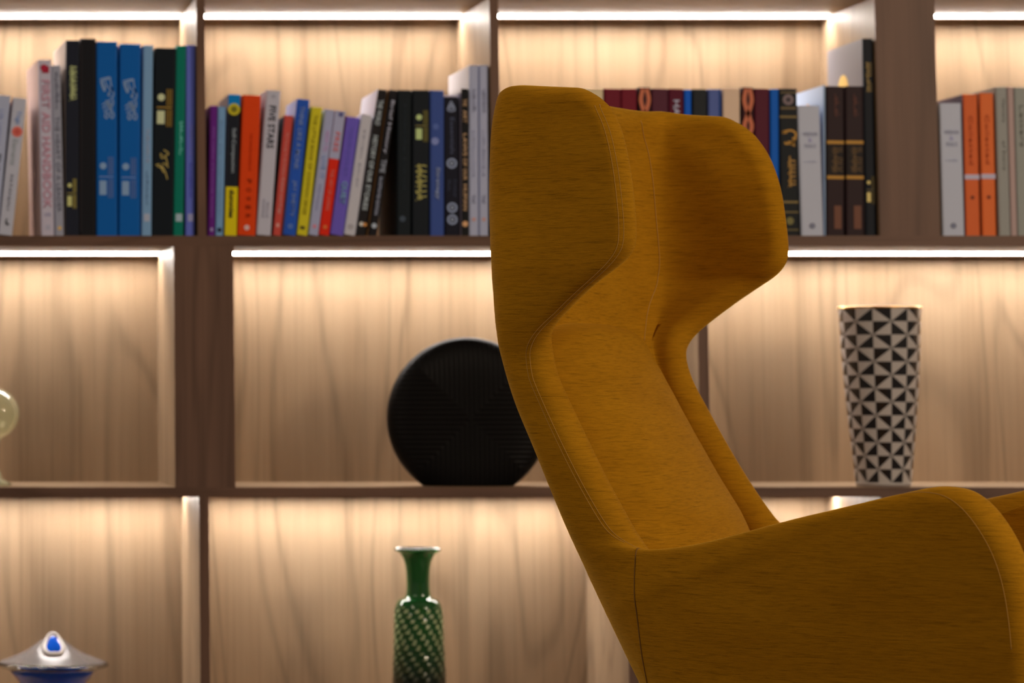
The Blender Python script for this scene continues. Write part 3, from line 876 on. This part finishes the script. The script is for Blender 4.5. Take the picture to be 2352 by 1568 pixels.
mid(1573, 1589, 206, (8, 62, 132), 'slim blue spine between the white lettered dark red book and a black one')
mid(1592, 1625, 205, (26, 26, 26), 'charcoal hardcover between a slim blue and a slate blue spine')
b = mid(1628, 1657, 205, (62, 68, 104), 'slate blue hardcover with a navy right edge, left of a broad tan book')
b.patch('hinge', 0.84, 1.0, 0.0, 1.0, (20, 42, 82))
mid(1661, 1701, 204, (182, 146, 118), 'broad tan hardcover right of the slate blue one')
knot(1706, 1732, 'dark brown spine with a copper twist, right of the broad tan book')
mid(1734, 1768, 204, (62, 16, 26), 'maroon hardcover left of the last blue spine above the far wing')
mid(1770, 1790, 205, (8, 62, 122), 'slim blue spine left of the ornate black and gold one')
b = Book(1794, 1836, 1789, 204, (20, 20, 20), 'ornate black hardcover with gold script and bands, partly behind the far wing', 0.17, 0.008)
b.patch('frame', 0.08, 0.92, 0.02, 0.03, (84, 66, 42)); b.patch('frame', 0.08, 0.92, 0.125, 0.14, (84, 66, 42)); b.disc('emblem', 0.5, 0.075, 0.0085, (98, 78, 74)); b.disc('emblem', 0.5, 0.075, 0.004, (50, 40, 40), 0.0012)
b.patch('band', 0.03, 0.97, 0.185, 0.198, (100, 78, 44))
b.strokes('title', [[(.0, .08), (.3, .02), (.7, .0), (1, .12), (.95, .35), (.8, .5), (.4, .5)], [(.0, .1), (.35, .08)], [(.2, .5), (.25, .58), (.7, .56), (.9, .68)], [(.8, .3), (.85, .5), (.6, .62)]], 0.285, 0.44, 0.15, 0.88, (146, 100, 42), 0.0030)
b.strokes('title', scrawl(71, 8, 0.7), 0.46, 0.67, 0.42, 0.85, (134, 94, 44), 0.0020)
b.patch('band', 0.03, 0.97, 0.765, 0.778, (104, 82, 46)); b.patch('band', 0.03, 0.97, 0.835, 0.845, (90, 72, 42)); b.disc('emblem', 0.5, 0.90, 0.006, (90, 78, 44)); b.patch('band', 0.03, 0.97, 0.955, 0.965, (80, 66, 40))
def pale(a0, a1, t0, yt, label):
    b = Book(a0, a1, t0, yt, (152, 144, 146), label, 0.15, 0.006)
    b.text('WISDOM', 0.205, 0.235, 0.2, 0.84, (124, 116, 120), level=True); b.text('&', 0.25, 0.28, 0.44, 0.6, (134, 122, 142), level=True); b.text('PEACE', 0.295, 0.325, 0.28, 0.78, (124, 116, 120), level=True); b.text('a reader', 0.42, 0.44, 0.25, 0.78, (140, 132, 134), level=True)
    b.disc('logo', 0.5, 0.925, 0.0045, (78, 74, 82)); b.disc('logo', 0.5, 0.925, 0.002, (110, 104, 112), 0.0012)
pale(1841, 1892, 1832, 243, 'broad pale grey paperback right of the ornate black and gold spine')
def cover_mark(b, y, z, r, c):
    """emblem printed on the left board of a book"""
    seg = 24
    V = [(b.x0 - 0.0006, y + r * math.cos(2 * math.pi * k / seg), z + r * math.sin(2 * math.pi * k / seg)) for k in range(seg)]
    V += [(b.x0 + 0.0002, v[1], v[2]) for v in V]
    mesh('emblem', V, [tuple(range(seg))[::-1]] + [(k, (k + 1) % seg, seg + (k + 1) % seg, seg + k) for k in range(seg)], paint(lift(c, 1.2)), b.root)
b = Book(1893, 1897, 1891, 196, (140, 150, 165), 'very thin white booklet with an orange emblem, behind the broad pale paperback', 0.16, 0.012, side=(205, 200, 205))
cover_mark(b, 0.085, b.H - 0.034, 0.011, (205, 130, 60))
for (a0, a1, t0, where) in ((1899, 1940, 1898, 'dark brown leather volume with two gold bands, left one of the pair'), (1944, 1986, 1941, 'dark brown leather volume with two gold bands, right one of the pair')):
    b = Book(a0, a1, t0, 198, (33, 20, 20), where, 0.17, 0.008, group='brown leather pair')
    for tt in (0.365, 0.60):
        b.patch('band', 0.03, 0.97, tt, tt + 0.022, (138, 94, 38))
    b.patch('panel', 0.05, 0.95, 0.395, 0.592, (24, 18, 16)); b.strokes('ornament', scrawl(81, 8, 0.7), 0.41, 0.58, 0.25, 0.9, (82, 58, 34), 0.0014)
    b.strokes('ornament', scrawl(82, 6, 0.4), 0.05, 0.21, 0.4, 0.75, (74, 42, 34), 0.0012); b.patch('ornament', 0.42, 0.82, 0.80, 0.955, (84, 50, 36))
b = Book(1989, 2012, 1981, 89, (16, 17, 20), 'tallest black hardcover with gold script, standing against the wide pillar', 0.19, 0.006, side=(168, 146, 138), side_k=0.5)
b.strokes('title', scrawl(91, 10, 0.8), 0.12, 0.275, 0.25, 0.85, (118, 92, 52), 0.0013); b.imprint(0.70, 0.84, 0.15, 0.9, (172, 144, 84), (90, 74, 46))
cover_mark(b, 0.105, b.H - 0.076, 0.028, (200, 150, 80))

# --- upper compartment right of the wide pillar
pale(2165, 2216, 2157, 237, 'broad pale grey white paperback right of the wide pillar')
for (a0, a1, t0, yt, c, where) in ((2219, 2252, 2212, 217, (160, 68, 30), 'orange hardcover with a pale band, left one of the pair'), (2257, 2289, 2250, 214, (174, 78, 34), 'orange hardcover with a pale band, right one of the pair')):
    b = Book(a0, a1, t0, yt, c, where, 0.155, 0.008, group='orange pair', side=(112, 98, 112) if a0 < 2230 else (190, 140, 110))
    b.patch('band', 0.0, 1.0, 0.568, 0.602, (190, 170, 178)); b.text('Collected', 0.15, 0.50, 0.35, 0.62, (132, 50, 20)); b.disc('logo', 0.5, 0.73, 0.003, (90, 35, 20))
b = Book(2295, 2322, 2286, 200, (112, 103, 93), 'grey green hardcover right of the orange pair', 0.165, 0.008)
b.text('Memory', 0.08, 0.24, 0.5, 0.75, (84, 76, 68)); b.text('of Stone', 0.36, 0.56, 0.5, 0.72, (98, 90, 80))
b = Book(2323, 2337, 2314, 200, (132, 104, 94), 'slim dusty pink hardcover between two grey green ones', 0.165, 0.008)
b = Book(2338, 2366, 2329, 201, (110, 103, 92), 'grey green hardcover at the right edge of the photo', 0.165, 0.008)
b.text('Letters', 0.12, 0.4, 0.4, 0.7, (88, 82, 72))

# ------------------------------------------------------------------ ornaments on the shelves
def base_on(px, rec, z):
    X = (px - XV) / F * (YF + rec) * (math.cos(PITCH) + math.sin(PITCH) * (z - ZC) / (YF + rec))
    return X
def mm(px_, rec=0.09):
    return px_ / F * (YF + rec)

# round black ribbed vase
rec = 0.085
cx = base_on(1074, rec, Z_LOW1 + 0.10)
Rv = mm(185, rec)
vz = empty('ribbed_vase', (cx, YF + rec, Z_LOW1 + 0.0004))
tag(vz, 'flat round matt black ribbed vase on the shelf behind the chair back', 'vase')
black = mat('matt black ceramic', (0.0042, 0.0040, 0.0045, 1), 0.5)
black.node_tree.nodes['Principled BSDF'].inputs['Specular IOR Level'].default_value = 0.10
hc = mm(153, rec)
def disc_vase():
    n = 221
    th0 = 0.030
    V, Fc = [], []
    a0 = math.asin(-hc / Rv)
    # a grid in polar rings, cut flat at the foot
    nr_, na_ = 110, 360
    for side in (-1, 1):
        for i in range(nr_ + 1):
            r = Rv * i / nr_
            for k in range(na_):
                an = 2 * math.pi * k / na_
                x, z = r * math.cos(an), r * math.sin(an)
                z = max(z, -hc)
                q = i / nr_
                y = th0 * math.sqrt(max(0.0, 1 - q ** 6)) + 0.0
                ax, az = abs(x), abs(z - 0.0)
                c = z if ax > az else x
                rib = 0.5 + 0.5 * math.cos(2 * math.pi * c / 0.0078)
                y -= 0.0017 * (1 - rib) * min(1.0, (1 - q) * 14) 
                V.append((x, side * y, z + hc))
    k = (nr_ + 1) * na_
    for i in range(nr_):
        for j in range(na_):
            q = (i * na_ + j, i * na_ + (j + 1) % na_, (i + 1) * na_ + (j + 1) % na_, (i + 1) * na_ + j)
            Fc.append(q); Fc.append(tuple(x + k for x in q[::-1]))
    me = bpy.data.meshes.new('body')
    me.from_pydata(V, [], Fc)
    bm = bmesh.new(); bm.from_mesh(me)
    bmesh.ops.remove_doubles(bm, verts=bm.verts, dist=1e-5)
    bmesh.ops.dissolve_degenerate(bm, edges=bm.edges, dist=1e-6)
    bmesh.ops.recalc_face_normals(bm, faces=bm.faces)
    bm.to_mesh(me); bm.free()
    link('body', me, black, vz, True)
disc_vase()
0 and lathe('mouth', [(0.010, Rv + hc - 0.004), (0.012, Rv + hc + 0.0005), (0.009, Rv + hc + 0.0005), (0.007, Rv + hc - 0.004)], black, vz, 32, closed=True)

# black and white triangle vase with a gilded lip
rec = 0.075
cx = base_on(2030, rec, Z_LOW1)
tv = empty('patterned_vase', (cx, YF + rec, Z_LOW1 + 0.0004))
tag(tv, 'tall tapered vase in black and white triangles with a gilded lip, right of the chair', 'vase')
wh = mat('glazed white porcelain', (0.50, 0.475, 0.47, 1), 0.22)
bk = mat('glazed black', (0.012, 0.011, 0.013, 1), 0.18)
gold = mat('gilded lip', (0.85, 0.52, 0.16, 1), 0.28, Metallic=1.0)
def tri_vase():
    H = mm(404, rec); NCOL, NROW = 14, 13
    def rad(t):  # t 0 foot .. 1 lip
        return mm(float(np.interp(t, [0, 0.1, 0.25, 0.5, 0.75, 1.0], [62, 65, 71, 80, 87, 91])), rec)
    V, Fc, ix = [], [], []
    S = 8                                    # subdivisions of a cell
    wr = NROW * S
    zz = [0.006 + (H - 0.006) * j / wr for j in range(wr + 1)]
    A = NCOL * S
    off = math.radians(-90 - 360 / NCOL * 0.06)
    for j in range(wr + 1):
        r = rad(j / wr)
        for k in range(A):
            a = off + 2 * math.pi * k / A
            # facets: every cell column is slightly flattened
            V.append((r * math.cos(a), r * math.sin(a), zz[j]))
    g_ = 0.0
    for j in range(wr):
        for k in range(A):
            q = (j * A + k, j * A + (k + 1) % A, (j + 1) * A + (k + 1) % A, (j + 1) * A + k)
            col_, row_ = k // S, (wr - 1 - j) // S
            x0_, y0_ = k % S, S - 1 - (wr - 1 - j) % S     # cell coords, y up
            up = (col_ + row_) % 2 == 0                      # '/' diagonal
            even = row_ % 2 == 0
            if up:
                tri = ((q[0], q[1], q[2]), (q[0], q[2], q[3]))     # lower right, upper left
                cen = ((x0_ + 2 / 3, y0_ + 1 / 3), (x0_ + 1 / 3, y0_ + 2 / 3))
            else:
                tri = ((q[0], q[1], q[3]), (q[1], q[2], q[3]))     # lower left, upper right
                cen = ((x0_ + 1 / 3, y0_ + 1 / 3), (x0_ + 2 / 3, y0_ + 2 / 3))
            for f, (x, y) in zip(tri, cen):
                x /= S; y /= S
                if up: dark = (x - y > g_) if even else (y - x > g_)
                else: dark = (x + y - 1 > g_) if even else (1 - x - y > g_)
                Fc.append(f); ix.append(1 if dark else 0)
    o = mesh('body', V, Fc, [wh, bk], tv, True, idx=ix)
    lathe('foot', [(0, 0), (rad(0) * 0.94, 0), (rad(0) * 0.98, 0.003), (rad(0), 0.0061), (0, 0.0061)], wh, tv, 96)
    R1 = rad(1.0)
    lathe('lip', [(R1, H - 0.0004), (R1 + 0.0016, H + 0.0006), (R1 + 0.0016, H + 0.0026), (R1 - 0.0005, H + 0.0034), (R1 - 0.004, H + 0.0022), (R1 - 0.004, H - 0.002)], gold, tv, 96, closed=True)
    lathe('lining', [(R1 - 0.003, H), (rad(0.5) - 0.004, H * 0.5), (rad(0) - 0.004, 0.012), (0, 0.012)], wh, tv, 96)
tri_vase()

# green glass vase
def glass(name, col, rough=0.03, ior=1.45, trans=1.0):
    m = mat(name, col, rough, Transmission_Weight=trans, IOR=ior)
    return m
rec = 0.09
zb = Z_BOT1
gz = empty('glass_vase', (base_on(961, rec, zb + 0.2), YF + rec, zb + 0.0004))
tag(gz, 'tall green bottle shaped glass vase with a flared lip and dimpled body', 'vase')
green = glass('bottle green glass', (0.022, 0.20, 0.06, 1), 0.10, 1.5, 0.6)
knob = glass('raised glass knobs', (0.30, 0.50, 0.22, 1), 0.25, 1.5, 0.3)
for m_, c0 in ((green, (0.030, 0.21, 0.055)), (knob, (0.52, 0.62, 0.36))):     # dark reflection and refraction painted in: green fades to near black towards the foot
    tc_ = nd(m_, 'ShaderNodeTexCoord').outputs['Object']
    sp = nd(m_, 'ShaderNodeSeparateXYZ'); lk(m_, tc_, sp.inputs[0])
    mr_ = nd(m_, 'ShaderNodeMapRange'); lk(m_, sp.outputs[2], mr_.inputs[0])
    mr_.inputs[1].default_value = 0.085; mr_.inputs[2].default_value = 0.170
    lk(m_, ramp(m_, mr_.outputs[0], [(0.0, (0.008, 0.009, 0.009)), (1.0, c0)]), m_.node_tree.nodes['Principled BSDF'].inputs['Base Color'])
def zpx(py):
    return float(at(961, py, YF + rec)[2]) - zb
prof = [(0, 1695), (50, 1697), (56, 1690), (60, 1640), (60, 1580), (58, 1530), (56, 1490), (55, 1440), (53.5, 1410), (51, 1392), (44, 1380), (32, 1374), (27.5, 1366), (26, 1345), (26.5, 1320), (28.5, 1300), (33, 1284), (41, 1272), (51, 1266.5), (53, 1264)]
prof = [(mm(r, rec), zpx(y)) for r, y in prof]
prof = [(max(r, 0), z) for r, z in prof]
prof[0] = (0.0, prof[1][1])
def green_vase():
    pr = [tuple(p) for p in spline(prof[1:], 150)]
    seg = 200
    V, Fc = [], []
    nrow = len(pr)
    zt = zpx(1392)
    for i, (r, z) in enumerate(pr):
        for k in range(seg):
            a = 2 * math.pi * k / seg
            rr = r
            if z < zt and z > 0.004:
                p_ = (zt - z) / mm(12.0, rec)
                col_ = a / (2 * math.pi) * 13
                tw = p_ * 0.42
                bump = math.cos(math.pi * p_) * math.cos(2 * math.pi * (col_ + tw * 0.5))
                rr = r * (1 + 0.030 * bump * min(1, p_))
            V.append((rr * math.cos(a), rr * math.sin(a), z - pr[0][1]))
    # inner wall
    top = nrow
    inner = [(max(r - 0.0028, 0.001), z) for r, z in pr[::-1] if z - pr[0][1] > 0.006]
    for r, z in inner:
        for k in range(seg):
            a = 2 * math.pi * k / seg
            V.append((r * math.cos(a), r * math.sin(a), z - pr[0][1]))
    tot = nrow + len(inner)
    ix = []
    for i in range(tot - 1):
        for k in range(seg):
            Fc.append((i * seg + k, i * seg + (k + 1) % seg, (i + 1) * seg + (k + 1) % seg, (i + 1) * seg + k))
            zc = pr[i][1] if i < nrow else 1
            p_ = (zt - zc) / mm(12.0, rec)
            dot = 0
            if i < nrow and p_ > 0.3:
                dot = math.cos(math.pi * p_) * math.cos(2 * math.pi * (k / seg * 13 + p_ * 0.21)) > 0.45
            ix.append(int(dot))
    Fc.append(tuple(range(seg))[::-1]); Fc.append(tuple((tot - 1) * seg + k for k in range(seg))); ix += [0, 0]
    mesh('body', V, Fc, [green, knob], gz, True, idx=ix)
    R1, Zt = pr[-1][0], pr[-1][1] - pr[0][1]
    lathe('lip', [(R1 + 0.0014 * math.cos(a) - 0.0014, Zt + 0.0002 + 0.0016 * math.sin(a) + 0.001) for a in np.linspace(0, 2 * math.pi, 14)[:-1]], mat('dark green rim glass', (0.012, 0.06, 0.02, 1), 0.04, Coat_Weight=0.6), gz, 96, closed=True)
green_vase()

# blue and clear cased glass object, lower left
rec = 0.09
bz = empty('glass_stopper_bottle', (base_on(121, rec, zb + 0.1), YF + rec, zb + 0.0004))
tag(bz, 'deep blue glass bottle inside a clear flared glass collar, at the lower left corner', 'bottle')
clear = glass('clear cased glass', (0.88, 0.9, 0.93, 1), 0.02, 1.45)
cobalt = mat('cobalt glass', (0.001, 0.14, 1.0, 1), 0.05, IOR=1.5, Transmission_Weight=0.2)
cobalt.node_tree.nodes['Principled BSDF'].inputs['Coat Weight'].default_value = 0.6
milk = mat('cut and polished glass edge', (0.85, 0.84, 0.84, 1), 0.3)
def zq(py):
    return float(at(121, py, YF + rec)[2]) - zb
milky = mat('milky grey cased glass', (0.40, 0.375, 0.38, 1), 0.16, Transmission_Weight=0.60, IOR=1.15)
def lz(name, pts, m):
    return lathe(name, [(mm(r, rec), max(zq(y), 0.0)) for r, y in pts], m, bz, 128)
lz('collar', [(0, 1462), (12, 1463), (24, 1468), (37, 1478), (49, 1487), (64, 1496), (81, 1504), (100, 1512), (117, 1518), (124, 1521), (0, 1521)], milky)
lathe('flange', [(mm(r, rec), zq(y)) for r, y in [(86, 1521.5), (125, 1521.5), (128, 1524), (127, 1528), (118, 1533), (102, 1537), (86, 1538)]], clear, bz, 128, closed=True)
lz('outer_glass', [(84, 1538.5), (98, 1538.5), (88, 1551), (78, 1563), (70, 1580), (64, 1620), (58, 1660), (72, 1690), (74, 1699), (0, 1699)], clear)
pc = [(0, 1524), (82, 1524), (84, 1526), (83, 1534), (78, 1542), (68, 1551), (60, 1565), (54, 1585), (50, 1610), (46, 1650), (52, 1680), (0, 1690)]
lathe('core', [(mm(r, rec), zq(y)) for r, y in pc], cobalt, bz, 96)
def top_ring():
    # rounded triangle facing the room, leaning back a little
    ctr = (0, -0.004, zq(1478))
    def tri(s):
        out = []
        for k in range(60):
            a = 2 * math.pi * k / 60 + math.pi / 2
            m_ = 1 + 0.12 * math.cos(3 * (a - math.pi / 2))
            out.append((s * m_ * math.cos(a), s * m_ * math.sin(a)))
        return out
    s0 = mm(20, rec)
    V, Fc = [], []
    seg = 10; tr = mm(4.6, rec)
    P = tri(s0)
    n = len(P)
    for k, (x, z) in enumerate(P):
        d = math.hypot(x, z); nx, nz = x / d, z / d
        for j in range(seg):
            w = 2 * math.pi * j / seg
            V.append((ctr[0] + x + nx * tr * math.cos(w), ctr[1] - 0.004 + tr * math.sin(w) + (z - s0) * 1.5, ctr[2] + z + nz * tr * math.cos(w)))
    for k in range(n):
        for j in range(seg):
            Fc.append((k * seg + j, k * seg + (j + 1) % seg, ((k + 1) % n) * seg + (j + 1) % seg, ((k + 1) % n) * seg + j))
    mesh('cut_facet', V, Fc, milk, bz, True)['label'] = 'whitish cut edge shaped like a rounded triangle'
    V, Fc = [], []
    P = tri(s0 * 0.92)
    for q, dy in ((1.0, 0.0), (0.85, -0.0015), (0.6, -0.003), (0.3, -0.004), (0.01, -0.0044), (0.3, 0.010), (1.0, 0.006)):
        V += [(ctr[0] + x * q, ctr[1] - 0.004 + dy + (z * q - s0) * 1.5, ctr[2] + z * q) for x, z in P]
    for i in range(4):
        for k in range(n):
            Fc.append((i * n + k, i * n + (k + 1) % n, (i + 1) * n + (k + 1) % n, (i + 1) * n + k))
    for k in range(n):
        Fc.append((k, 6 * n + k, 6 * n + (k + 1) % n, (k + 1) % n))
    Fc.append(tuple(6 * n + k for k in range(n))); Fc.append(tuple(4 * n + k for k in range(n)))
    mesh('blue_drop', V, Fc, cobalt, bz, True)
top_ring()

# pale green glass bubble, cut by the left edge
rec = 0.10
pzb = Z_LOW1
pg = empty('glass_ornament', (base_on(-14, rec, pzb + 0.1), YF + rec, pzb + 0.0004))
tag(pg, 'pale green blown glass bubble cut off by the left edge of the photo', 'ornament')
pale_green = mat('pale green glass', (0.86, 0.90, 0.66, 1), 0.06, IOR=1.25, Transmission_Weight=0.70, Coat_Weight=0.8)
zc_ = float(at(-14, 950, YF + rec)[2]) - pzb
Rb = mm(58, rec)
outer_ = [(Rb * math.sin(a), zc_ - Rb * math.cos(a)) for a in np.linspace(math.radians(18), math.pi, 40)]
foot_ = [(0, 0), (mm(40, rec), 0), (mm(40, rec), 0.003), (mm(20, rec), 0.010), (mm(11, rec), 0.030), (mm(13, rec), zc_ - Rb - 0.004)]
lathe('bubble', foot_ + outer_, pale_green, pg, 96)
0 and lathe('bubble_core', [(Rb * 0.72 * math.sin(a), zc_ - Rb * 0.72 * math.cos(a)) for a in np.linspace(0, math.pi, 40)], glass('air in the glass', (0.96, 0.98, 0.9, 1), 0.02, 0.69), pg, 96)
